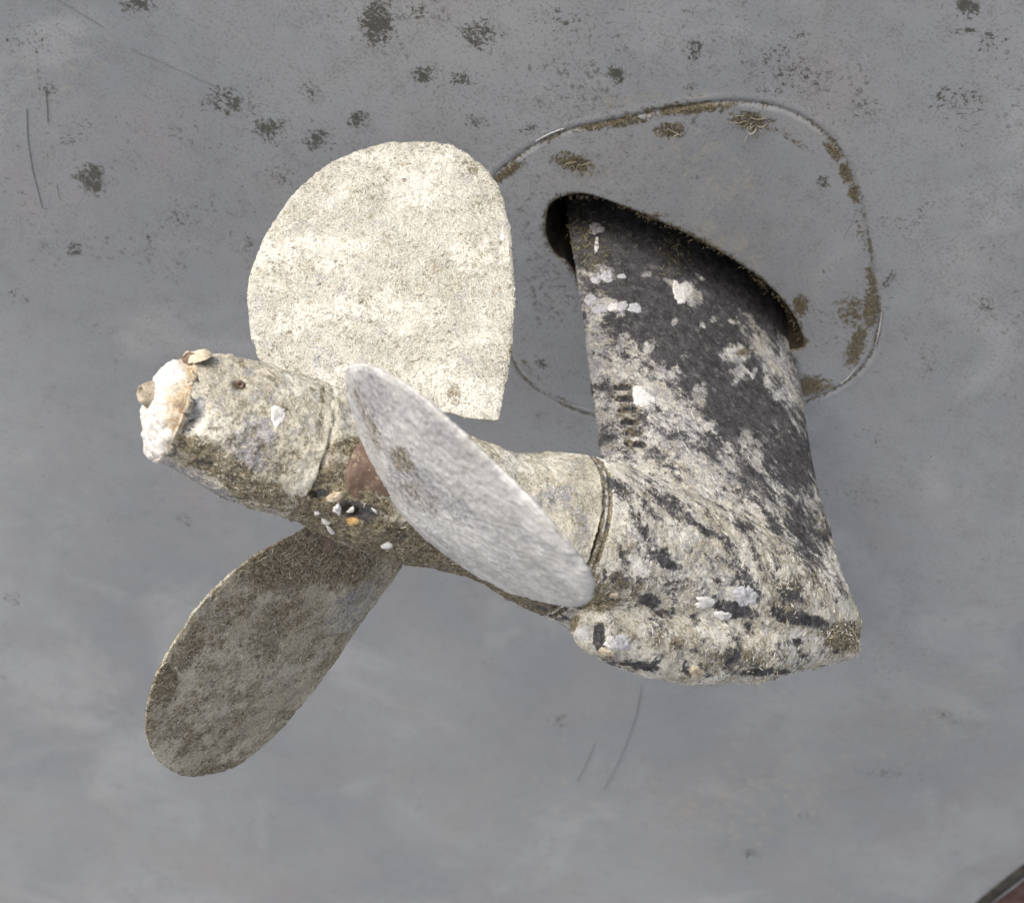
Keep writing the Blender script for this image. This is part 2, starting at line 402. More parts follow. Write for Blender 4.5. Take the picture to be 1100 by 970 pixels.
# trim far rings so the sheet stays clear of the ground
spots = [(405, 25, 18, 26, 0, 1), (150, 4, 24, 10, 0, .9), (290, 138, 20, 13, 0, .9), (97, 193, 17, 15, 40, 1.1), (245, 110, 30, 18, 10, .7), (52, 96, 10, 9, 0, .8),
         (80, 268, 11, 9, 0, .8), (68, 155, 12, 13, 0, .5), (190, 235, 20, 20, 0, .45), (515, 36, 22, 17, 0, .85), (455, 82, 14, 8, 0, .9), (495, 85, 20, 8, 0, .8), (662, 80, 9, 10, 0, 1.1),
         (385, 128, 14, 9, -30, .9), (340, 150, 18, 11, 0, .8), (335, 100, 14, 14, 0, .6), (300, 185, 22, 24, 0, .4), (745, 55, 8, 18, 0, .75), (745, 95, 8, 8, 0, .6), (1040, 8, 12, 12, 0, 1.0),
         (1035, 33, 14, 4, -5, 1.2), (380, 245, 9, 20, 0, .6), (15, 645, 14, 8, 0, .55), (20, 318, 16, 7, 10, .6), (160, 258, 8, 8, 0, .6), (268, 270, 9, 20, 0, .5), (850, 75, 45, 30, 0, .5),
         (1030, 110, 30, 20, 20, .55), (1060, 330, 15, 10, 0, .6), (885, 195, 10, 8, 0, .8), (985, 235, 6, 25, 30, .45), (955, 300, 12, 5, -50, .8), (880, 350, 40, 25, 0, .35), (600, 20, 25, 12, 0, .6),
         (510, 130, 16, 12, 0, .5), (570, 140, 12, 8, 0, .6), (455, 15, 16, 10, 0, .6), (1060, 45, 20, 18, 0, .4), (930, 115, 18, 12, 20, .6), (960, 240, 16, 10, 0, .4), (860, 40, 14, 10, 0, .5),
         (600, 775, 12, 10, 0, .5), (805, 915, 14, 8, 0, .6), (870, 880, 20, 8, 0, .4), (1020, 770, 26, 9, 10, .5), (960, 830, 30, 8, 0, .4), (200, 560, 8, 8, 0, .6), (30, 30, 25, 30, 0, .35),
         (820, 130, 14, 8, 0, .6), (1000, 390, 14, 14, 0, .45), (940, 470, 20, 10, 0, .35), (575, 360, 12, 30, 0, .3), (580, 390, 7, 6, 0, .9), (395, 570, 0.1, .1, 0, 0), (90, 130, 20, 30, 0, .35)]
mud = [(617, 175, 24, 11, 15, .95), (805, 130, 22, 10, 5, 1.0), (720, 140, 18, 9, 0, .95), (545, 185, 24, 6, -35, 1.0), (590, 150, 14, 4, -20, .7), (660, 133, 50, 5, -8, .95), (740, 117, 50, 7, -5, 1.05), (895, 162, 14, 7, 55, 1.),
       (908, 185, 12, 7, 65, 1.05), (918, 208, 12, 7, 75, 1.0), (925, 250, 24, 5, 80, .65), (935, 300, 20, 6, 85, .8), (915, 335, 18, 20, 0, .75), (936, 330, 26, 9, 95, 1.1), (920, 372, 22, 9, 110, 1.1), (860, 328, 9, 12, 0, 1.0),
       (870, 415, 22, 12, 0, 1.1), (708, 231, 12, 5, 0, .6), (640, 205, 30, 5, 10, .3), (850, 150, 30, 4, 30, .6), (596, 215, 10, 6, 0, .5), (568, 395, 22, 3, 50, .6), (610, 432, 24, 3, 25, .6)]
pale = [(760, 190, 80, 35, 20, .55), (720, 100, 60, 10, 0, .5), (640, 190, 40, 12, 0, .5), (780, 260, 50, 16, 30, .7), (800, 860, 130, 60, -20, .5), (60, 80, 60, 60, 0, .3), (980, 770, 100, 50, -20, .5), (660, 110, 40, 7, 0, .6), (590, 850, 90, 50, 0, .3)]
zs_, zm_, zp_ = zone(HV, None, spots), zone(HV, None, mud), zone(HV, None, pale)
seam = np.exp(-(rel / .0032) ** 2)
ang = np.tile(th, len(rings))
zm_ = np.maximum(zm_, seam * (.42 + .35 * vn(np.stack([ang * 4, ang * 0, ang * 0], 1), 1.5, 3)))
zm_ = np.maximum(zm_, np.exp(-rimr / .006) * .95)
hull_thing = thing('boat_hull', HC, 'grey painted underside of a boat hull, speckled and scratched, filling the background', 'boat hull')
nr = len(rings)
# slot walls going into the hull
wall = []
for k, dpt in enumerate(np.linspace(0, .13, 40)):
    Q = cen + np.stack([(rs + .002 * (k > 0)) * np.cos(th), (rs + .002 * (k > 0)) * np.sin(th)], -1)
    lump = (fbm(np.hstack([Q * 1., np.full((NT_, 1), dpt)]), 70, 3, 9) - .5) * .006 * (k > 0)
    Qn = np.hstack([cen + np.stack([rs * np.cos(th), rs * np.sin(th)], -1), np.zeros((NT_, 1))])
    if k == 0: wall.append(HV[:NT_].copy()); continue
    wall.append(hull_pt(Q, (fbm(Qn, 30, 3, 5) - .5) * .0006 + (fbm(Qn, 2.2, 2, 8) - .5) * .010 - .0016 - dpt) + lump[:, None] * (E2 + E1))
wall = np.concatenate(wall)
hv_all = HV
mesh_obj('hull_skin', hv_all, grid_faces(nr, NT_), M_hull, hull_thing, dict(zfine=.25 + .75 * sstep(-proj(HV)[:, 1] + .25 * (proj(HV)[:, 0] - 550), -760, -250), zspot=zs_, zmud=zm_, zpale=zp_), XYf)
mesh_obj('slot_lining', wall, grid_faces(40, NT_, flip=True), M_black, hull_thing)
capc = hull_pt(cen[None], np.array([-.13]))
capV = np.vstack([wall[-NT_:], capc]); mesh_obj('rubber_boot', capV, [(i, (i + 1) % NT_, NT_) for i in range(NT_)], M_black, hull_thing)
# bottom right corner: dark seam and dull red paint at the hull's edge
def ribbon(name, pts_px, w_px, mat, thick=.0006, parent=hull_thing, taper=True, lift=.0):
    pts = np.array(pts_px, float); s = np.r_[0, np.cumsum(np.linalg.norm(np.diff(pts, axis=0), axis=1))]
    q = np.linspace(0, s[-1], max(6, int(s[-1] / 4))); C = np.stack([np.interp(q, s, pts[:, k]) for k in (0, 1)], 1)
    T = np.gradient(C, axis=0); T /= np.linalg.norm(T, axis=1)[:, None]; Nn = np.stack([-T[:, 1], T[:, 0]], 1)
    wv = w_px * (.5 * np.sin(np.linspace(.05, math.pi - .05, len(C))) if taper else np.ones(len(C)))
    rows = []
    for k in (-1, -.5, 0, .5, 1):
        XYr = np.array([hull_xy(*(C[i] + Nn[i] * wv[i] * .5 * k)) for i in range(len(C))])
        P3r = np.hstack([XYr, np.zeros((len(XYr), 1))])
        base = (fbm(P3r, 2.2, 2, 8) - .5) * .010 + (fbm(P3r, 30, 3, 5) - .5) * .0006
        rows.append(hull_pt(XYr, base + lift + thick * (1 - k * k) + (.0003 if abs(k) < 1 else -.002)))
    V = np.concatenate(rows); return mesh_obj(name, V, grid_faces(5, len(C), wrap=False), mat, parent)
ribbon('edge_band', [(866, 1146), (1057, 1009), (1122, 967), (1192, 921), (1505, 706)], 78, M_red, .004, taper=False)
ribbon('edge_seam', [(830, 1126), (1010, 998), (1042, 974), (1072, 952), (1100, 933), (1160, 893), (1480, 668)], 12, M_trim, .008, taper=False)
for pts, w_, mt in (([(27, 120), (28, 150), (34, 185), (45, 225)], 1.6, M_scratch), ([(55, 0), (80, 14), (110, 32)], 2., M_scratch), ([(140, 55), (200, 80), (235, 96)], 1.6, M_scratch),
                    ([(690, 728), (684, 760), (668, 800), (650, 832)], 1.1, M_scratch), ([(640, 785), (630, 808), (622, 822)], .8, M_scratch), ([(48, 105), (50, 135)], 1.8, M_scratch),
                    ([(575, 152), (590, 144), (606, 138)], 3.2, M_pale), ([(948, 330), (945, 352), (940, 372)], 2.6, M_pale), ([(921, 392), (911, 404), (903, 411)], 3.5, M_pale), ([(553, 385), (561, 397), (572, 408)], 2.2, M_pale),  # pale ribbons here are highlights painted along the flange seam
                    ([(950, 308), (962, 292)], 2.6, M_scratch), ([(905, 258), (914, 240), (922, 222)], 2.0, M_scratch), ([(612, 432), (640, 440)], 1.8, M_pale), ([(60, 200), (62, 215), (70, 222)], 1.6, M_pale)):
    ribbon('scratch', pts, w_, mt)

# ------------------------------------------------------------------ stations along the shaft
AXp = lambda t: O + A * t
top_sil = np.array([(193, 381), (215, 380), (240, 383), (280, 388), (345, 410), (440, 440), (530, 479), (560, 488), (600, 487), (645, 490), (700, 512), (760, 536), (840, 577), (905, 632), (990, 690)], float)
bot_sil = np.array([(140, 478), (162, 489), (190, 505), (215, 522), (250, 540), (300, 553), (350, 578), (400, 596), (430, 604), (470, 611), (510, 622), (540, 640), (570, 655), (600, 670), (650, 686), (700, 699), (760, 712), (830, 720), (890, 716), (960, 720)], float)
EP = np.cross(A, np.array([0, 1., 0])); EP /= np.linalg.norm(EP)
if EP[2] < 0: EP = -EP
def line_hit(c, d, poly):
    best = None
    for i in range(len(poly) - 1):
        p, q = poly[i], poly[i + 1]; e = q - p
        den = d[0] * e[1] - d[1] * e[0]
        if abs(den) < 1e-9: continue
        r = p - c; s = (r[0] * e[1] - r[1] * e[0]) / den; k = (r[0] * d[1] - r[1] * d[0]) / den
        if -1e-6 <= k <= 1 + 1e-6 and s > 0 and (best is None or s < best): best = s
    return best
def station(t):
    P = AXp(t); c = proj(P)[0]; c2 = proj(P + EP * .01)[0]; d = (c2 - c); sc_ = np.linalg.norm(d) / .01; d /= np.linalg.norm(d)
    a_ = line_hit(c, d, top_sil); b_ = line_hit(c, -d, bot_sil)
    if a_ is None or b_ is None: return None
    return a_ / sc_, b_ / sc_
tt = np.linspace(.19, -.52, 120); st_t, st_a, st_b = [], [], []
for t in tt:
    r = station(t)
    if r: st_t.append(t); st_a.append(r[0]); st_b.append(r[1])
st_t, st_a, st_b = map(np.array, (st_t, st_a, st_b)); o_ = np.argsort(st_t)
ker = np.ones(5) / 5
sm = lambda v: np.convolve(np.pad(v, 2, 'edge'), ker, 'valid')
st_a, st_b, st_t = sm(st_a[o_]), sm(st_b[o_]), st_t[o_]
def rad_off(t):
    a_ = np.interp(t, st_t, st_a); b_ = np.interp(t, st_t, st_b); return (a_ + b_) / 2, (a_ - b_) / 2
NA = 320
phi_ = np.linspace(0, 2 * math.pi, NA, endpoint=False)
def lathe(ts, rmul, close=True, M=NA):
    ph = np.linspace(0, 2 * math.pi, M, endpoint=False)
    e2 = np.cross(A, EP); V = []
    for t, m_ in zip(ts, rmul):
        r, of = rad_off(t); c = AXp(t) + EP * of
        V.append(c + (r * m_) * (np.cos(ph)[:, None] * EP + np.sin(ph)[:, None] * e2))
    return np.concatenate(V)

# ------------------------------------------------------------------ sail drive leg and gear case
def closed_from_rings(rings_):
    n = len(rings_[0]); V = np.concatenate(rings_ + [rings_[0].mean(0)[None], rings_[-1].mean(0)[None]])
    F_ = [tuple(f) for f in grid_faces(len(rings_), n)]
    b = len(rings_) * n
    F_ += [(b, (i + 1) % n, i) for i in range(n)] + [(b + 1, b - n + i, b - n + (i + 1) % n) for i in range(n)]
    return V, F_
raw = []
# pod
ts = np.linspace(-.1845, -.505, 60); rl = []
for t in ts:
    r, of = rad_off(t); m_ = 1.0
    k = (t + .505) / (-.455 + .505)
    if k < 1: m_ = .55 + .45 * math.sqrt(max(0, 1 - (1 - k) ** 2))
    ph = np.linspace(0, 2 * math.pi, 96, endpoint=False); e2 = np.cross(A, EP)
    rl.append(AXp(t) + EP * of + r * m_ * (np.cos(ph)[:, None] * EP + np.sin(ph)[:, None] * e2))
raw.append(closed_from_rings(rl))
# leg: foil sections, chord ends follow the photographed edges
left_px = np.array([(606, 190), (609, 225), (612, 250), (619, 290), (626, 340), (633, 400), (640, 450), (646, 495), (650, 530), (652, 600), (652, 700)], float)
right_px = np.array([(835, 200), (845, 290), (852, 350), (860, 400), (866, 440), (873, 490), (884, 540), (898, 590), (911, 635), (920, 672), (921, 685), (921, 760)], float)
def edge_t(h, poly, guess):
    lo, hi = -.75, .1
    f = lambda t: (lambda p: p[0] - np.interp(p[1], poly[:, 1], poly[:, 0]))(proj(AXp(t) + L * h)[0])
    for _ in range(50):
        mid = (lo + hi) / 2
        if f(mid) > 0: lo = mid
        else: hi = mid
    return (lo + hi) / 2
rl = []
for h in np.linspace(-.035, .50, 70):
    t0, t1 = edge_t(h, left_px, 0), edge_t(h, right_px, 0)
    t1 += .004; 
    T = .034 * (1 + .9 * math.exp(-max(0, h - .02) / .05)) if h > 0 else .034 * 1.9
    c = np.concatenate([np.linspace(0, 1, 50), np.linspace(1, 0, 50)[1:-1]]); sgn = np.r_[np.ones(50), -np.ones(48)]
    c = np.where(c > 0, .5 - .5 * np.cos(math.pi * c), 0)
    shp = np.sqrt(np.clip(1 - c, 0, 1)) * (1 - np.exp(-c * 3.2)) * 1.45 + .0018 / .034 * (1 - c)
    P = O + A * (t0 + (t1 - t0) * c)[:, None] + L * h + NF * (T * shp * sgn)[:, None]
    rl.append(P)
raw.append(closed_from_rings(rl))
# lower fin: rounded bulge below the pod
lobe_c = np.array([(592, 655), (612, 667), (634, 677), (660, 683), (700, 693), (760, 700), (820, 703), (880, 692)], float); lobe_r = [.0105, .0165, .0195, .0225, .0265, .029, .026, .018]
rl = []
for k, t in enumerate(np.linspace(-.192, -.475, 44)):
    qs = np.linspace(.02, .15, 120); pp = proj(AXp(t) - L * qs[:, None])
    d = pp[:, 1] - np.interp(pp[:, 0], lobe_c[:, 0], lobe_c[:, 1]); q = np.interp(0, d, qs)
    px = proj(AXp(t) - L * q)[0, 0]; r = np.interp(px, lobe_c[:, 0], lobe_r)
    if k < 4: r *= (.40, .70, .88, .96)[k]
    ph = np.linspace(0, 2 * math.pi, 64, endpoint=False)
    rl.append(AXp(t) - L * q + r * (np.cos(ph)[:, None] * NF * 1.1 + np.sin(ph)[:, None] * L))
raw.append(closed_from_rings(rl))
LOBE_FRONT = rl[0].mean(0)
def remesh(parts, vox, it):
    vs, fs, b = [], [], 0
    for V, F_ in parts: vs.append(V); fs += [tuple(int(i) + b for i in f) for f in F_]; b += len(V)
    me = bpy.data.meshes.new('tmp'); me.from_pydata(np.concatenate(vs).tolist(), [], fs)
    o = bpy.data.objects.new('tmp', me); COL.objects.link(o)
    md = o.modifiers.new('r', 'REMESH'); md.mode = 'VOXEL'; md.voxel_size = vox
    s_ = o.modifiers.new('s', 'SMOOTH'); s_.iterations = it; s_.factor = .5
    ev = o.evaluated_get(bpy.context.evaluated_depsgraph_get()); m2 = ev.to_mesh()
    V = np.empty(len(m2.vertices) * 3); m2.vertices.foreach_get('co', V); V = V.reshape(-1, 3)
    m2.calc_loop_triangles()
    quads = [tuple(p.vertices) for p in m2.polygons]
    ev.to_mesh_clear(); bpy.data.objects.remove(o); bpy.data.meshes.remove(me)
    quads = [q if len(q) == 4 else (q[0], q[1], q[2], q[2]) for q in quads]
    return V, np.array(quads)
GV, GF = remesh(raw, .0017, 14)
GN = vnormals(GV, GF)
if ((GV - (O - A * .35)) * GN).sum(1).mean() < 0: GN = -GN; GF = GF[:, ::-1]
gp = proj(GV); facing = sstep(-(GN * GV).sum(1) / np.linalg.norm(GV, axis=1), -.1, .15)
hl = (GV - O) @ L; tA = (GV - O) @ A
# encrustation relief: heavy on the pod, light on the leg
heavy = 1 - sstep(hl, .06, .16)
disp = (fbm(GV, 55, 4, 11) - .5) * (.0016 + .0042 * heavy) + (fbm(GV, 240, 3, 12) - .45) * (.0006 + .0020 * heavy)
disp += (fbm(GV, 16, 2, 13) - .5) * (.003 * heavy)
# collar rings by the propeller
for tc in (-.1915,): disp -= .0022 * np.exp(-((tA - tc) / .0014) ** 2) * (hl < .12) * (np.abs(hl) < .12)
def rnd_blobs(seed, n, x0, x1, y0, y1, r0, r1, s0, s1):
    q = np.random.default_rng(seed)
    return [(q.uniform(x0, x1), q.uniform(y0, y1), q.uniform(r0, r1), q.uniform(r0, r1), q.uniform(0, 180), q.uniform(s0, s1)) for _ in range(n)]
# drain opening at the front of the lower bulge
zh = zone(GV, GN, [(638, 684, 11, 16, -8, 1.0)]); zr = zone(GV, GN, [(638, 684, 19, 23, -8, 1.0)])
disp += .0030 * zr - .0125 * zh
# intake slots
slots = [(669, 415, 10, -2), (671, 427, 10, 0), (675, 439, 11, 0), (677, 452, 11, 2), (680, 464, 11, 3), (683, 476, 13, 6)]
zslot = np.zeros(len(GV))
for (x, y, w_, an) in slots:
    c, s = math.cos(math.radians(an)), math.sin(math.radians(an)); dx, dy = gp[:, 0] - x, gp[:, 1] - y
    u, v = (dx * c + dy * s) / w_, (-dx * s + dy * c) / 3.4
    zslot = np.maximum(zslot, np.exp(-(np.abs(u) ** 4 + np.abs(v) ** 3)))
zslot *= (facing > .5)
disp -= .0065 * zslot
GV = GV + GN * disp[:, None]
GN = vnormals(GV, GF)
if ((GV - (O - A * .35)) * GN).sum(1).mean() < 0: GN = -GN
dark = [(740, 340, 130, 76, 32, .98), (745, 420, 90, 40, 20, .80), (700, 250, 110, 36, 30, 1.0), (790, 300, 90, 40, 40, 1.0), (740, 390, 100, 50, 20, .86), (800, 430, 60, 70, 60, .80), (850, 490, 60, 40, 75, .74), (770, 470, 70, 40, 30, .60), (865, 570, 60, 24, 72, .66), (810, 520, 50, 26, 50, .62),
        (655, 380, 20, 60, 0, .38), (740, 560, 60, 10, 30, .55), (720, 540, 50, 12, 22, .55), (800, 500, 30, 14, 60, .55), (705, 590, 40, 12, 30, .5), (715, 605, 22, 8, 20, .75), (770, 600, 28, 8, 20, .55), (698, 645, 14, 9, 0, .85),
        (790, 655, 26, 10, 15, .9), (810, 640, 25, 12, 0, .6), (860, 665, 40, 8, 10, .85), (850, 640, 22, 9, 30, .7), (740, 662, 30, 6, 12, .6), (690, 715, 22, 6, 10, .75), (815, 722, 36, 5, -2, .8), (760, 690, 30, 4, 20, .5), (900, 640, 12, 30, 70, .45), (870, 600, 25, 12, 60, .45),
        (640, 600, 5, 60, 5, .2), (790, 540, 40, 16, 40, .45), (840, 600, 30, 12, 40, .4),
        (760, 570, 46, 9, 28, .62), (700, 555, 40, 7, 24, .6), (830, 560, 40, 10, 60, .6), (720, 625, 40, 7, 14, .5), (780, 625, 26, 7, 12, .55), (880, 560, 12, 50, -20, .5), (745, 700, 40, 6, 12, .5), (850, 690, 30, 6, -6, .6), (690, 570, 16, 9, 20, .6), (670, 470, 14, 20, 0, .5), (740, 480, 60, 16, 14, .58), (640, 545, 4, 4, 0, 0)]
lightp = [(738, 306, 24, 9, 60, 1.1), (722, 288, 20, 12, 70, .95), (712, 268, 12, 14, 0, .7), (760, 250, 14, 14, 0, .5), (815, 370, 10, 35, -30, .7), (800, 345, 8, 14, -20, .7), (695, 255, 16, 8, 0, .7), (850, 400, 6, 40, -12, .8), (790, 380, 16, 10, 0, .6), (650, 330, 24, 8, 0, .5), (700, 440, 40, 45, 0, .5), (680, 500, 50, 20, 0, .4)]
brown = [(628, 262, 12, 30, -15, .95), (640, 262, 20, 20, 0, .8), (725, 275, 20, 24, 0, .5), (650, 262, 22, 24, 0, .5), (700, 250, 60, 8, 28, .5), (800, 378, 8, 5, 0, .9), (675, 445, 24, 45, 8, .55), (850, 630, 22, 14, 20, .6), (905, 685, 22, 18, -30, .95), (840, 655, 30, 18, 0, .55),
         (660, 625, 50, 20, 10, .6), (720, 690, 60, 14, 8, .5), (790, 710, 60, 18, 0, .6), (640, 565, 8, 60, 4, .75), (700, 530, 40, 10, 20, .4), (770, 560, 20, 40, -30, .35), (885, 570, 6, 40, -10, .6), (640, 645, 30, 14, 0, .9), (655, 705, 14, 6, 20, .6), (878, 620, 16, 40, -20, .5)]
dark += rnd_blobs(5, 60, 650, 900, 510, 730, 4, 15, .35, .6)
lightp += rnd_blobs(6, 50, 620, 870, 260, 520, 2, 9, .3, .7)
zd = zone(GV, GN, dark); zl = zone(GV, GN, lightp); zb = zone(GV, GN, brown)
streak = fbm(np.stack([(GV - O) @ (A * .8 + L * .6) * .35, (GV - O) @ (A * .6 - L * .8), (GV - O) @ NF], 1), 130, 4, 31)
zd = np.clip(zd - zl * 1.0 + (streak - .5) * .5 * (zd > .2), 0, 1.1)
zd = np.where(facing > .1, zd, .6)
zd = np.maximum(zd, .368 + .06 * sstep(hl, .06, .14) + .6 * (fbm(GV, 34, 5, 77) - .5) + .5 * (streak - .5))
zd = np.maximum(zd, sstep(hl, .33, .37) * 1.1)
zb = np.maximum(zb, zslot * 1.6); zd = np.maximum(zd * (1 - zslot), (zslot > .5) * (fbm(GV, 300, 2, 4) > .45) * 1.0)
for tc in (-.1915, -.1855): zb = np.maximum(zb, 1.3 * np.exp(-((tA - tc) / .002) ** 2) * (np.abs(hl) < .12) * (tA > -.24))
zw = zone(GV, GN, [(735, 312, 8, 12, 50, .85), (752, 298, 8, 3, 40, .6), (675, 575, 30, 40, 0, .36), (655, 570, 8, 50, 6, .38)])
zg = zone(GV, GN, [(860, 540, 40, 100, -20, .52), (740, 600, 90, 50, 20, .46), (780, 500, 80, 60, 0, .52), (720, 420, 50, 60, 0, .42), (680, 690, 30, 20, 0, .3)])
zg = np.maximum(zg, .50 * sstep(hl, .05, .12) + .25 * (fbm(GV, 25, 3, 88) - .5))
z0 = np.zeros(len(GV))
zd = np.clip(np.maximum(zd, zone(GV, GN, [(643, 684, 7, 15, -5, 1.2)])) - zone(GV, GN, [(628, 681, 7, 10, 0, 1.0)]), 0, 1.2)
zw = np.maximum(zw, zone(GV, GN, [(627, 682, 7, 10, 0, .8), (656, 692, 6, 7, 0, .8)])); zb = zb * (1 - zh)
drive = thing('sail_drive', AXp(-.35) + L * HS, 'fouled dark and cream drive leg with gear case, coming out of the hull slot', 'boat drive')
mesh_obj('gear_case', GV, GF, M_case, drive, dict(zd=zd, zb=zb, zw=zw, zg=zg, zo=z0))
BV_case = BVHTree.FromPolygons(GV.tolist(), GF.tolist())

# ------------------------------------------------------------------ growth helpers
def hit(bvh, px, py):
    d = ray(px, py); d = d / np.linalg.norm(d)
    loc, nrm, _, _ = bvh.ray_cast(Vector((0, 0, 0)), Vector(d))
    if loc is None: return None, None
    n = np.array(nrm); n = n if n @ d < 0 else -n
    return np.array(loc), n
def surface_tubes(name, V, N, prob, count, mat, parent, bvh, length=.008, rad=.00045, cols=None, curl=1.0, seed=1, lift=.1, seg=6, out=0.0, dirv=None):
    r_ = np.random.default_rng(seed)
    p = np.clip(prob, 0, None); p = p / p.sum()
    idx = r_.choice(len(V), count, p=p)
    vs, fs, cs = [], [], []; b = 0; sides = 5
    ca = np.arange(sides) * 2 * math.pi / sides
    for i in idx:
        n = N[i]; t = r_.normal(size=3)
        if dirv is not None: t = dirv * (1 if r_.random() < .5 else -1) + t * .45
        t -= n * (t @ n); t /= np.linalg.norm(t) + 1e-9; bi = np.cross(n, t)
        ln = length * r_.uniform(.5, 1.4); k = r_.normal() * curl * 140; rr = rad * r_.uniform(.6, 1.3)
        P = V[i] + r_.normal(size=3) * .0008; pts = []
        a_ = 0.0; ds = ln / seg
        for q in range(seg + 1):
            pts.append(P.copy()); a_ += k * ds; k += r_.normal() * curl * 40
            P = P + (t * math.cos(a_) + bi * math.sin(a_)) * ds + n * out * ds
        pts = np.array(pts)
        if out == 0:
            for q in range(seg + 1):
                loc = bvh.find_nearest(Vector(pts[q]), .01)[0]
                if loc is not None: pts[q] = np.array(loc) + n * rr * lift
        T = np.gradient(pts, axis=0); T /= np.linalg.norm(T, axis=1)[:, None] + 1e-9
        X = np.cross(T, n); X /= np.linalg.norm(X, axis=1)[:, None] + 1e-9; Y = np.cross(T, X)
        tp = rr * np.r_[.5, np.ones(seg - 1), .45]
        ring = pts[:, None] + tp[:, None, None] * (np.cos(ca)[None, :, None] * X[:, None] + np.sin(ca)[None, :, None] * Y[:, None])
        vs.append(ring.reshape(-1, 3)); fs.append(grid_faces(seg + 1, sides) + b); b += (seg + 1) * sides
        c = np.array(cols[r_.integers(len(cols))]) * r_.uniform(.8, 1.15)
        cs.append(np.repeat(c[None], (seg + 1) * sides, 0))
    o = mesh_obj(name, np.concatenate(vs), np.concatenate(fs), mat, parent, dict(col=np.clip(np.concatenate(cs), 0, .9)))
    o['kind'] = 'stuff'; return o
def patch(name, bvh, px, py, rx, ry, mat, parent, h=.0012, an=0, rough=.6, seed=0, poly=None, rings_=7, nang=44):
    """an irregular low crust lying on the surface seen at (px, py)"""
    r_ = np.random.default_rng(seed + int(px * 7 + py)); ph = np.linspace(0, 2 * math.pi, nang, endpoint=False)
    wob = 1 + rough * (sum(np.cos(ph * k + r_.uniform(0, 6.3)) * r_.uniform(.3, 1) / k for k in range(2, 8)) * .6)
    if poly is not None:
        C = catmull(np.array(poly, float), nang) - [px, py]; dx, dy = C[:, 0], C[:, 1]
    else:
        c, s = math.cos(math.radians(an)), math.sin(math.radians(an)); u, v = np.cos(ph) * rx * wob, np.sin(ph) * ry * wob
        dx, dy = u * c - v * s, u * s + v * c
    jit = 1 + r_.normal(size=nang) * .07; dx = dx * jit; dy = dy * jit; h = h * .6
    V = []; loc0, n0 = hit(bvh, px, py)
    if loc0 is None: return None
    for k in range(rings_ + 1):
        q = 1 - k / rings_
        for i in range(nang):
            loc, n = hit(bvh, px + dx[i] * q, py + dy[i] * q)
            if loc is None: loc, n = loc0, n0
            e = h * (1 - q ** 5) * (.75 + .5 * r_.random()) if k else -.0012
            V.append(loc + n0 * e)
    V = np.array(V); Fc = [tuple(f) for f in grid_faces(rings_ + 1, nang)]
    return mesh_obj(name, V, np.array(Fc), mat, parent)
CREAM = [(.58, .55, .46), (.52, .49, .40), (.44, .41, .32), (.62, .60, .54), (.40, .37, .31)]
BRN = [(.30, .25, .15), (.40, .35, .23), (.50, .45, .33), (.20, .15, .08), (.58, .54, .43)]
GREYC = [(.50, .50, .50), (.60, .60, .59), (.40, .40, .42), (.66, .65, .60)]

pb = facing * (1 - .97 * sstep(hl, .03, .10)) + .0
surface_tubes('worm_tubes', GV, GN, facing * heavy * (tA < -.20) * (zd < .44), 1300, M_tube, drive, BV_case, .0045, .00030, CREAM + GREYC + BRN[:2], .8, 21)
surface_tubes('growth_strands', GV, GN, facing * (1 - sstep(hl, .2, .32)) * sstep(hl, .02, .08) * (zd < .5) * (.4 + zl), 110, M_tube, drive, BV_case, .008, .00026, CREAM + GREYC, .35, 22, dirv=(A * .35 + L * .9))
tail = zone(GV, GN, [(908, 685, 18, 22, -30, 1.), (850, 640, 26, 16, 20, .8), (870, 715, 40, 12, -15, .9), (790, 728, 60, 10, 0, .5)])
surface_tubes('weed_fringe', GV, GN, tail + 1e-6, 380, M_tube, drive, BV_case, .0030, .00034, BRN + CREAM[:2], .8, 23, out=.45)
upper = zone(GV, GN, [(630, 262, 14, 34, -15, 1.), (722, 272, 14, 20, 0, .5), (800, 377, 6, 5, 0, .7)]) * (hl > .25)
surface_tubes('weed_tufts', GV, GN, upper + 1e-9, 420, M_tube, drive, BV_case, .004, .00032, [(.14, .13, .05), (.09, .07, .03), (.20, .18, .08), (.30, .27, .18)], 1.2, 24, out=.5)

for (x, y, rx, ry, mt, hh) in ((640, 246, 9, 7, M_greyshell, .0012), (641, 263, 2.5, 9, M_white, .001), (652, 297, 8, 7, M_greyshell, .0013), (640, 299, 7, 6, M_greyshell, .0013), (634, 322, 8, 6, M_greyshell, .0012), (644, 332, 9, 5, M_greyshell, .0012),
                               (658, 330, 6, 5, M_white, .0012), (668, 329, 7, 6, M_greyshell, .0012), (682, 331, 8, 6, M_greyshell, .0014), (668, 297, 5, 3, M_greyshell, .001), (757, 647, 12, 7, M_white, .002), (776, 661, 9, 6, M_white, .002), (801, 640, 14, 12, M_greyshell, .002),
                               (748, 722, 9, 7, M_tanshell, .004), (668, 690, 10, 9, M_greyshell, .002), (786, 377, 7, 3, M_pale, .001), (660, 640, 5, 4, M_tanshell, .002)):
    patch('barnacle_scar', BV_case, x, y, rx, ry, mt, drive, hh)
patch('barnacle_scar', BV_case, 689, 426, 0, 0, M_white, drive, .0015, poly=[(679, 415), (688, 413), (694, 419), (704, 427), (703, 432), (694, 437), (682, 437), (679, 428)])
patch('barnacle_scar', BV_case, 731, 312, 0, 0, M_white, drive, .0012, poly=[(725, 300), (731, 308), (737, 306), (742, 311), (736, 316), (738, 326), (730, 329), (724, 318), (722, 308)])

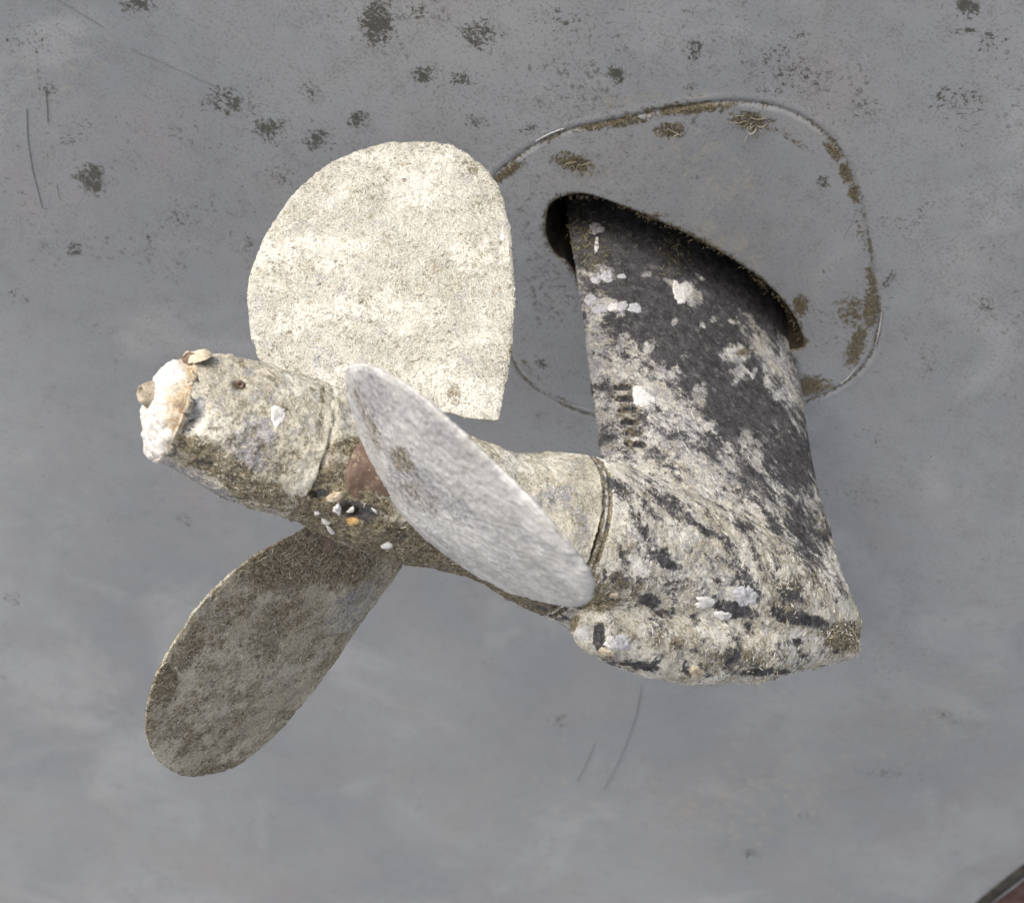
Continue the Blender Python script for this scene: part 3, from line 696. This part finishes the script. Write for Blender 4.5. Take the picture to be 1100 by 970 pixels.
# drain hole at the front of the lower fin
def ring_plug(name, c, ax, r0, r1, dep, mat, parent, n=64, seed=0, cup=False):
    ax = ax / np.linalg.norm(ax); x = np.cross(ax, [0, 0, 1.]); x /= np.linalg.norm(x); y = np.cross(ax, x); ph = np.linspace(0, 2 * math.pi, n, endpoint=False)
    r_ = np.random.default_rng(seed); wob = 1 + .05 * np.cos(ph * 3 + 1) + .03 * np.cos(ph * 7 + 2)
    prof = [(r1, -dep), (r1, 0), ((r0 + r1) / 2, .0012), (r0, 0), (r0 * .9, -dep * .6), (r0 * .55, -dep * .7), (.0003, -dep * .72)] if cup else [(r1, -dep), (r1 * .98, 0), (r1 * .8, .001), (r0, .0014), (.0003, .0015)]
    V = np.concatenate([c + ax * h + (r * wob)[:, None] * (np.cos(ph)[:, None] * x + np.sin(ph)[:, None] * y) for r, h in prof])
    return mesh_obj(name, V, grid_faces(len(prof), n), mat, parent)
q0, n0 = hit(BV_case, 637, 681)
if q0 is not None:
    dax = A * .6 + n0 * .9; dax /= np.linalg.norm(dax)
    patch('barnacle_scar', BV_case, 656, 690, 7, 7, M_white, drive, .003)
    patch('barnacle_scar', BV_case, 652, 700, 10, 4, M_tanshell, drive, .0035, an=10)

# ------------------------------------------------------------------ propeller
prop = thing('propeller', O, 'three-bladed boat propeller crusted with pale worm tubes on the end of the drive shaft', 'propeller')
# hub cap (sacrificial cone end)
def hub_piece(name, t0, t1, ends, zones, mat, seed, roughness=1.0, n_ax=110):
    ts = list(np.linspace(t0, t1, n_ax)); ms = [1.0] * n_ax
    V = []
    pre = []
    if ends[0]:   # closed front end: radius falls to the axis
        for k in np.linspace(0, 1, 40): pre.append((t0 + .010 * math.sin(k * math.pi / 2) * -1 + .010, k))
    rows = []
    e2 = np.cross(A, EP)
    if ends[0]:
        for k in np.linspace(.004, .995, 44):
            r, of = rad_off(t0); rows.append((t0 - .010 + .024 * math.sqrt(1 - k ** 3), r * k, of))
    for t in ts[(1 if ends[0] else 0):]:
        r, of = rad_off(t); rows.append((t, r, of))
    if not ends[0]: rows = [(t0 + .0005, rows[0][1] * .96, rows[0][2])] + rows
    rows += [(t1 - .0005, rows[-1][1] * .96, rows[-1][2]), (t1 - .0006, rows[-1][1] * .6, rows[-1][2])]
    V = np.concatenate([AXp(t) + EP * of + r * (np.cos(phi_)[:, None] * EP + np.sin(phi_)[:, None] * e2) for t, r, of in rows])
    Fc = grid_faces(len(rows), NA)
    N = vnormals(V, Fc)
    if ((V - AXp((t0 + t1) / 2)) * N).sum(1).mean() < 0: N = -N; Fc = Fc[:, ::-1]
    d = (fbm(V, 45, 3, seed) - .5) * .004 * roughness + (fbm(V, 190, 4, seed + 1) - .48) * .0032 * roughness + (fbm(V, 700, 2, seed + 2) - .5) * .0008
    return V, Fc, N, d, rows
V, Fc, N, d, rows = hub_piece('hub_cap', .172, .0585, (True, False), None, M_hub, 41, 1.0)
white = [(178, 402, 24, 18, 0, 1.1), (168, 440, 16, 34, 0, 1.1), (166, 478, 16, 18, 0, 1.1), (183, 468, 10, 12, 0, .9), (196, 405, 14, 12, 0, .9)]
tt_ = (V - O) @ A
zw = zone(V, N, white); zo = zone(V, N, [(194, 440, 10, 30, 10, .8), (205, 400, 12, 16, 0, .6), (186, 472, 8, 10, 0, .6), (200, 412, 8, 8, 0, .6)]) 
zw = np.clip(zw - .55 * zo - .25 * (fbm(V, 90, 4, 95) - .35), 0, 1)
zo = np.where(tt_ > .168, np.maximum(zo, .5), zo)
d += .0035 * zw * (fbm(V, 60, 3, 90) - .25) + .0022 * sstep(zw, .3, .7) + (.007 * (fbm(V, 120, 4, 93) - .5) + .011 * (fbm(V, 42, 2, 94) - .5)) * sstep(tt_, .150, .172)
d -= zone(V, N, [(208, 452, 9, 13, 20, 1)]) * .006 + zone(V, N, [(258, 414, 7, 4, 10, 1)]) * .005
d += zone(V, N, [(240, 385, 12, 5, 0, 1)]) * .002
V = V + N * d[:, None]; N = vnormals(V, Fc)
if ((V - AXp(.11)) * N).sum(1).mean() < 0: N = -N
zb = zone(V, N, rnd_blobs(8, 26, 190, 350, 390, 550, 3, 11, .3, .7) + [(230, 495, 60, 22, 25, .75), (280, 530, 50, 18, 18, .75), (260, 470, 60, 26, 20, .45), (257, 414, 8, 5, 0, .9), (300, 490, 30, 30, 0, .5), (345, 440, 4, 40, 4, .6), (200, 478, 22, 12, 20, .8)])
zd = zone(V, N, [(218, 494, 20, 9, 20, .55), (250, 510, 22, 9, 20, .5), (205, 456, 8, 12, 20, .5), (243, 536, 20, 6, 20, .45)])
zg = zone(V, N, [(272, 478, 28, 34, 10, .85), (262, 398, 16, 10, 0, .6), (212, 440, 10, 22, 10, .7), (235, 530, 40, 8, 25, .8), (200, 510, 30, 8, 25, .8)])
back = 1 - sstep(-(N * V).sum(1) / np.linalg.norm(V, axis=1), -.2, .1)
cap = mesh_obj('hub_cap', V, Fc, M_hub, prop, dict(zw=np.clip(zw, 0, 1), zo=zo, zb=np.maximum(zb, back * .5), zd=zd, zg=zg))
BV_cap = BVHTree.FromPolygons(V.tolist(), Fc.tolist())
fcp = 1 - back
surface_tubes('worm_tubes', V, N, fcp * (zw < .4) * (tt_ < .16) * (.35 + fbm(V, 30, 2, 3)), 700, M_tube, prop, BV_cap, .0036, .00028, CREAM + BRN, 1.0, 31)
# barnacles standing on the broken end
def barnacle(px, py, bvh, r, h, mat, parent, inner=M_tanshell, ax=None, seed=0):
    q, n = hit(bvh, px, py)
    if q is None: return
    n = n if ax is None else ax / np.linalg.norm(ax)
    x = np.cross(n, [.3, .2, 1.]); x /= np.linalg.norm(x); y = np.cross(n, x); M = 60; ph = np.linspace(0, 2 * math.pi, M, endpoint=False)
    rid = 1 + .05 * np.abs(np.cos(ph * 4)) + .04 * np.cos(ph * 2 + seed)
    prof = [(1.15, -.25), (1.05, .2), (.9, .6), (.75, .95), (.66, 1.0), (.58, .92), (.5, .7), (.3, .55), (.01, .5)]
    V = np.concatenate([q + n * h * z + (r * k * rid)[:, None] * (np.cos(ph)[:, None] * x + .85 * np.sin(ph)[:, None] * y) for k, z in prof])
    V = V + (vn(V, 300, seed) - .5)[:, None] * .0011
    return mesh_obj('barnacle', V, grid_faces(len(prof), M), mat, parent)
barnacle(160, 424, BV_cap, .0108, .0072, simple('dull_shell', (.20, .165, .12), (.36, .32, .26), 220, .8, .6, (.11, .09, .06)), prop, ax=np.array([-.85, -.55, .05]), seed=1)
barnacle(214, 384, BV_cap, .0105, .0045, M_tanshell, prop, ax=np.array([-.3, -.3, 1.]), seed=2)
barnacle(203, 386, BV_cap, .0055, .004, M_bronze, prop, ax=np.array([-.6, -.4, .7]), seed=3)
barnacle(258, 413, BV_cap, .0035, .003, M_bronze, prop, seed=4)
barnacle(204, 413, BV_cap, .003, .003, M_tanshell, prop, seed=5)
patch('barnacle_scar', BV_cap, 299, 447, 0, 0, M_white, prop, .0018, poly=[(291, 437), (297, 434), (307, 439), (307, 449), (302, 457), (297, 461), (291, 452)])

# hub body
V, Fc, N, d, rows = hub_piece('hub', .0582, -.1838, (False, False), None, M_hub, 51, 1.15, n_ax=200)
tt_ = (V - O) @ A
for tc in (.0565,): d -= .001 * np.exp(-((tt_ - tc) / .0014) ** 2)
# waist of the hub between the blade bosses
d -= .0012 * np.exp(-((tt_ - .03) / .02) ** 4)
d += (fbm(V, 80, 3, 57) - .5) * .004 * zone(V, N, [(370, 545, 60, 30, 15, 1)])
V = V + N * d[:, None]; N = vnormals(V, Fc)
if ((V - AXp(-.07)) * N).sum(1).mean() < 0: N = -N
zb = zone(V, N, [(360, 540, 60, 45, 15, 1.0), (340, 540, 30, 24, 0, .8), (430, 585, 90, 26, 12, .95), (520, 620, 80, 28, 20, .95), (600, 660, 60, 24, 10, .95), (380, 480, 30, 12, 0, .8), (600, 640, 60, 30, 0, .95), (560, 640, 50, 20, 20, 1.0)])
zd = zone(V, N, [(345, 530, 10, 6, 0, .8), (378, 545, 16, 9, 0, .8), (395, 550, 14, 12, 0, .7), (430, 575, 30, 14, 10, .45), (590, 650, 30, 12, 0, .5), (600, 540, 20, 16, 0, .35), (575, 620, 40, 20, 20, .6)])
zg = zone(V, N, [(600, 535, 30, 24, 0, .55), (520, 640, 20, 6, 20, .6), (350, 470, 14, 30, 0, .4)])
zw = zone(V, N, [(355, 440, 6, 20, 0, .3)])
back = 1 - sstep(-(N * V).sum(1) / np.linalg.norm(V, axis=1), -.2, .1)
mesh_obj('hub', V, Fc, M_hub, prop, dict(zw=zw, zo=zw * 0, zb=np.maximum(zb, back * .6), zd=zd, zg=zg))
BV_hub = BVHTree.FromPolygons(V.tolist(), Fc.tolist())
surface_tubes('worm_tubes', V, N, (1 - back) * (.25 + fbm(V, 30, 2, 4)), 550, M_tube, prop, BV_hub, .0036, .00028, CREAM + BRN + [(.16, .13, .08), (.12, .10, .06)] * 3, 1.0, 33)
for (x, y, poly, mt) in ((362, 549, [(358, 544), (364, 539), (367, 546), (365, 555), (361, 550), (357, 548)], M_white), (379, 546, [(373, 548), (379, 543), (381, 548), (377, 551), (371, 550)], M_white), (351, 559, [(345, 556), (350, 558), (356, 562), (350, 564), (345, 561)], M_white),
                         (356, 569, [(350, 564), (356, 567), (360, 573), (355, 573)], M_white), (403, 547, [(398, 545), (403, 548), (405, 552), (401, 550)], M_white), (341, 551, [(338, 549), (343, 550), (344, 552), (338, 552)], M_white), (416, 586, [(409, 585), (417, 582), (423, 586), (418, 589), (410, 588)], M_white), (379, 561, [(373, 557), (381, 555), (387, 561), (380, 565), (373, 564)], M_orange)):
    patch('shell_flake', BV_hub, x, y, 0, 0, mt, prop, .003, poly=poly, nang=26, rings_=4)
patch('hole_stain', BV_hub, 336, 531, 5, 5, M_black, prop, .0004); patch('hole_stain', BV_hub, 377, 547, 12, 6, M_black, prop, .0004, an=15); patch('barnacle_scar', BV_hub, 360, 534, 9, 7, M_tanshell, prop, .004)  # flat black patches stand in for the dark inside small holes

# blades ---------------------------------------------------------------
FR = [(np.array([0.05611945, 0.50335059, 0.86225796]), np.array([-0.99802356, 0.05273992, 0.03416827])),
      (np.array([0.407995, -0.90987533, -0.07527929]), np.array([-0.57312908, -0.31943147, 0.75464336])),
      (np.array([-0.46411444, 0.40652473, -0.78697867]), np.array([-0.62450615, -0.78024646, -0.03474955]))]
B1 = [(536, 453), (541, 425), (546, 400), (550, 375), (552, 350), (553, 325), (552, 300), (550, 270), (547, 240), (538, 208), (528, 188), (515, 175), (493, 160), (470, 154), (450, 153), (425, 154), (400, 158), (375, 168), (350, 180), (332, 195), (315, 212), (300, 232), (285, 255), (275, 278), (268, 300), (266, 315), (267, 330), (268, 350), (272, 370), (282, 392), (300, 415), (345, 440), (400, 455), (445, 452), (478, 444), (500, 449), (520, 452)]
B3 = [(325, 570), (298, 583), (270, 600), (240, 624), (215, 650), (195, 677), (175, 710), (163, 736), (157, 760), (156, 778), (158, 795), (165, 810), (175, 820), (188, 829), (205, 833), (222, 832), (240, 828), (265, 815), (290, 795), (310, 775), (330, 750), (355, 718), (380, 680), (400, 652), (420, 625), (431, 603), (415, 585), (380, 570), (350, 562)]
B2 = [(373, 398), (375, 425), (385, 460), (400, 500), (412, 524), (425, 545), (447, 567), (470, 585), (500, 607), (530, 625), (555, 637), (580, 645), (600, 650), (615, 652), (630, 648), (636, 635), (632, 615), (620, 597), (605, 575), (583, 550), (560, 525), (530, 494), (500, 465), (475, 442), (450, 420), (425, 404), (400, 393), (385, 391)]
def sharp(P, idx):
    """double a point so that the outline keeps a corner there"""
    P = [tuple(map(float, p)) for p in P]; out = []
    for i, p in enumerate(P):
        if i in idx:
            a_, b_ = np.array(P[i - 1]), np.array(P[(i + 1) % len(P)]); q = np.array(p)
            out += [tuple(q + (a_ - q) * .08), p, tuple(q + (b_ - q) * .08)]
        else: out.append(p)
    return out
def blade(k, px_out, mat, zfun, tubes, cols, seed, thick=.0075, camber=.0, edge=.0020, label=None, parent=prop):
    rad, ch = FR[k]; n = np.cross(rad, ch); n /= np.linalg.norm(n)
    if n @ O > 0: n = -n                                    # towards the camera
    pl = np.array([on_plane(x, y, O, n) for x, y in px_out]) - O
    sc2 = np.stack([pl @ rad, pl @ ch], 1)
    C = catmull(sc2, 620)
    c0 = C.mean(0)
    nm = np.hstack([C, np.zeros((len(C), 1)) + k * 3.3])
    C = c0 + (C - c0) * (1 + ((fbm(nm, 70, 3, seed) - .5) * .020 + (fbm(nm, 400, 2, seed + 3) - .5) * .012))[:, None]
    q = 1 - (1 - np.linspace(0, 1, 92)) ** 1.0
    q[0] = .004
    rows, hs = [], []
    for x in q: rows.append(c0 + (C - c0) * x)
    sc3 = np.concatenate(rows); qq = np.repeat(q, len(C))
    s = sc3[:, 0]; smax, smin = s.max(), s.min()
    T = edge + thick * (1 - ((s - smin) / (smax - smin)) * .75) * np.clip(1 - qq ** 2.4, 0, 1)
    cw = (sc3[:, 1] - c0[1]) / (np.ptp(C[:, 1]) * .5)
    mid = camber * (1 - qq ** 2)
    tw = .05 * (s - .15) * cw * .25                         # slight twist towards the tip
    def side(sg):
        T2 = T * np.where(qq > .985, .5, 1)
        P = O + s[:, None] * rad + sc3[:, 1:2] * ch + (mid + tw + sg * T2)[:, None] * n
        r_ = (fbm(P, 60, 3, seed + 5) - .5) * .0020 + (fbm(P, 260, 4, seed + 6) - .48) * .0022 + (fbm(P, 900, 2, seed + 7) - .5) * .0007
        return P + n * (sg * r_ * (1 if qq is not None else 1))[:, None]
    Vf, Vb = side(1), side(-1)
    M = len(C); nr_ = len(q)
    # front disc outward, rim, back disc inward
    V = np.concatenate([Vf, Vb.reshape(nr_, M, 3)[::-1].reshape(-1, 3)])
    Fc = grid_faces(nr_ * 2, M); N = vnormals(V, Fc)
    fi = (nr_ // 2) * M
    if N[fi] @ n < 0: N = -N; Fc = Fc[:, ::-1]
    uv = np.concatenate([sc3, sc3.reshape(nr_, M, 2)[::-1].reshape(-1, 2)])
    z = zfun(V, N)
    for key in ('zd', 'zb', 'zg', 'zw', 'zo'): z.setdefault(key, np.zeros(len(V)))
    b = mesh_obj('blade', V, Fc, mat, parent, z, uv, label=label)
    bv = BVHTree.FromPolygons(V.tolist(), Fc.tolist())
    fr = sstep((N @ n), .2, .5)
    dens = np.repeat(np.r_[q, q[::-1]], M)
    wgt = (.3 + fr) * dens
    if tubes: surface_tubes('worm_tubes', V, N, wgt * (.3 + (fbm(V, 25, 2, 5))), tubes, M_tube, b, bv, .0046, .00030, cols, 1.0, seed)
    return b, bv, V, N
def z1(V, N):
    return dict(zb=zone(V, N, rnd_blobs(9, 70, 275, 550, 160, 450, 3, 12, .22, .48) + [(505, 180, 22, 12, 35, .55), (520, 215, 14, 30, 0, .35), (485, 425, 14, 16, 0, .55), (410, 305, 26, 16, 0, .3), (455, 160, 40, 6, 0, .35), (395, 335, 10, 14, 0, .4), (480, 325, 14, 10, 0, .4), (430, 290, 16, 12, 0, .4), (300, 240, 30, 8, -45, .3)]),
                zg=zone(V, N, [(350, 380, 26, 60, 0, .45), (345, 300, 16, 14, 0, .4), (480, 350, 30, 22, 0, .35), (305, 290, 30, 50, 30, .3), (380, 420, 30, 30, 0, .4)]),
                zw=zone(V, N, [(355, 215, 4, 4, 0, .8), (540, 255, 4, 5, 0, .7)]))
def z3(V, N):
    return dict(zb=zone(V, N, rnd_blobs(10, 50, 160, 420, 580, 830, 4, 14, .3, .65) + [(320, 600, 80, 34, -10, .85), (375, 610, 40, 24, -20, .8), (250, 660, 70, 18, -45, .5), (175, 735, 18, 30, 20, .85), (285, 680, 60, 16, -25, .5), (245, 825, 36, 7, -15, .8), (210, 830, 40, 6, 0, .5), (200, 700, 14, 60, 35, .6)]),
                zd=zone(V, N, [(330, 575, 50, 9, 15, .35)]),  # dark strip and brown root include the hub's shadow, painted into the colour
                zg=zone(V, N, [(380, 650, 26, 60, 35, .55), (320, 715, 36, 70, 40, .38), (230, 760, 30, 30, 0, .3)]),
                zw=zone(V, N, [(378, 655, 10, 6, -40, .35)]))
def z2(V, N):
    return dict(zb=zone(V, N, rnd_blobs(11, 26, 380, 630, 400, 650, 3, 9, .2, .4) + [(432, 495, 14, 18, -30, .75), (395, 450, 8, 60, -22, .55), (450, 530, 40, 16, 35, .5), (520, 480, 60, 5, 45, .5), (600, 570, 40, 4, 52, .5), (470, 590, 40, 5, 30, .4)]),
                zg=zone(V, N, [(445, 520, 40, 26, 30, .7), (490, 545, 40, 16, 30, .6), (400, 430, 24, 40, -20, .7), (470, 460, 60, 14, 45, .5), (560, 590, 80, 30, 45, .38)]),
                zd=zone(V, N, [(432, 490, 6, 10, -30, .5), (450, 515, 20, 12, 30, .36)]), zw=zone(V, N, [(590, 620, 60, 26, 42, .22)]))
b1, bv1, V1, N1 = blade(0, sharp(B1, [0]), M_crust, z1, 2600, CREAM + [(.60, .58, .50)] * 3 + [(.42, .40, .34)], 61, .0075, label='broad cream crusted blade standing upright')
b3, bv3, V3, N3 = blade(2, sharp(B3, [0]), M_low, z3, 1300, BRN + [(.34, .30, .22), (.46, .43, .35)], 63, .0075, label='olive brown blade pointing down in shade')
b2, bv2, V2, N2 = blade(1, B2, M_grey, z2, 0, None, 62, .009, camber=.010, label='smooth grey blade pointing towards the viewer')
# blade root bosses
for k, bl in ((0, b1), (1, b2), (2, b3)):
    rad, ch = FR[k]; n = np.cross(rad, ch); ph = np.linspace(0, 2 * math.pi, 120, endpoint=False); R0 = .036
    prof = [(R0 * .93, -.008), (R0 * .93, .0012), (R0 * .88, .0026), (R0 * .5, .003), (R0 * .42, .012), (R0 * .35, .025), (.0005, .026)]
    c0_ = O + A * .004; V = []
    for r, e in prof:
        lat = r * (np.cos(ph)[:, None] * ch + np.sin(ph)[:, None] * n * (.6 if r < R0 * .45 else 1)); la = lat @ A
        h = np.sqrt(np.maximum(.0575 ** 2 - (r * r - la * la), 1e-6)) if r > R0 * .45 else np.full(120, .0575)
        V.append(c0_ + lat + rad * (h + e)[:, None])
    V = np.concatenate(V)
    V = V + (fbm(V, 200, 3, 71) - .5)[:, None] * .0016
    mesh_obj('root_boss', V, grid_faces(len(prof), 120), M_bronze, prop)

# growth on the hull: tufts along the flange seam and shell bits
def hull_tufts(spots_, count, length, seed, cols, name='weed_tufts', rad=.0004):
    r_ = np.random.default_rng(seed); P = []
    for (x, y, rx, ry, an, w_) in spots_:
        for _ in range(int(count * w_)):
            u, v = r_.normal(size=2) * .5; c, s = math.cos(math.radians(an)), math.sin(math.radians(an))
            P.append(hull_xy(x + u * rx * c - v * ry * s, y + u * rx * s + v * ry * c))
    P = np.array(P); P3_ = np.hstack([P, np.zeros((len(P), 1))])
    V = hull_pt(P, (fbm(P3_, 2.2, 2, 8) - .5) * .010 + .0004); N = np.repeat(HN[None], len(V), 0)
    return surface_tubes(name, V, N, np.ones(len(V)), len(V), M_tube, hull_thing, None, length, rad, cols, 1.6, seed, out=.25)
DK = [(.07, .05, .025), (.12, .09, .04), (.20, .15, .07), (.28, .23, .12), (.05, .04, .02)]
hull_tufts([(617, 176, 26, 12, 15, 1), (545, 185, 26, 4, -35, 1), (740, 117, 60, 4, -5, 1.3), (660, 132, 50, 3, -8, .8), (895, 162, 16, 4, 55, .6), (908, 186, 12, 4, 65, .6), (919, 210, 12, 4, 75, .6), (936, 330, 26, 7, 95, 1.1), (918, 372, 24, 8, 110, 1.1), (870, 415, 26, 10, 0, 1.2), (860, 328, 8, 12, 0, .6), (915, 340, 16, 16, 0, .6), (805, 132, 24, 8, 5, .8), (722, 140, 18, 7, 0, .7), (708, 231, 12, 4, 0, .3),
    (617, 176, 16, 8, 15, .4)], 40, .0032, 81, DK + [(.14, .12, .06)], rad=.00026)
hull_tufts([(620, 211, 30, 3, 5, .6), (690, 231, 40, 3, 22, .9), (760, 263, 50, 3, 28, .9), (820, 305, 36, 3, 42, .9), (852, 345, 24, 3, 65, .8)], 90, .003, 83, [(.03, .025, .015), (.06, .045, .025), (.10, .075, .04)], rad=.0003)
hull_tufts([(808, 133, 10, 6, 0, 1), (727, 143, 5, 4, 0, .4), (617, 180, 8, 6, 0, .5)], 16, .013, 82, [(.33, .31, .25), (.24, .22, .16)], 'worm_tubes', .00042)
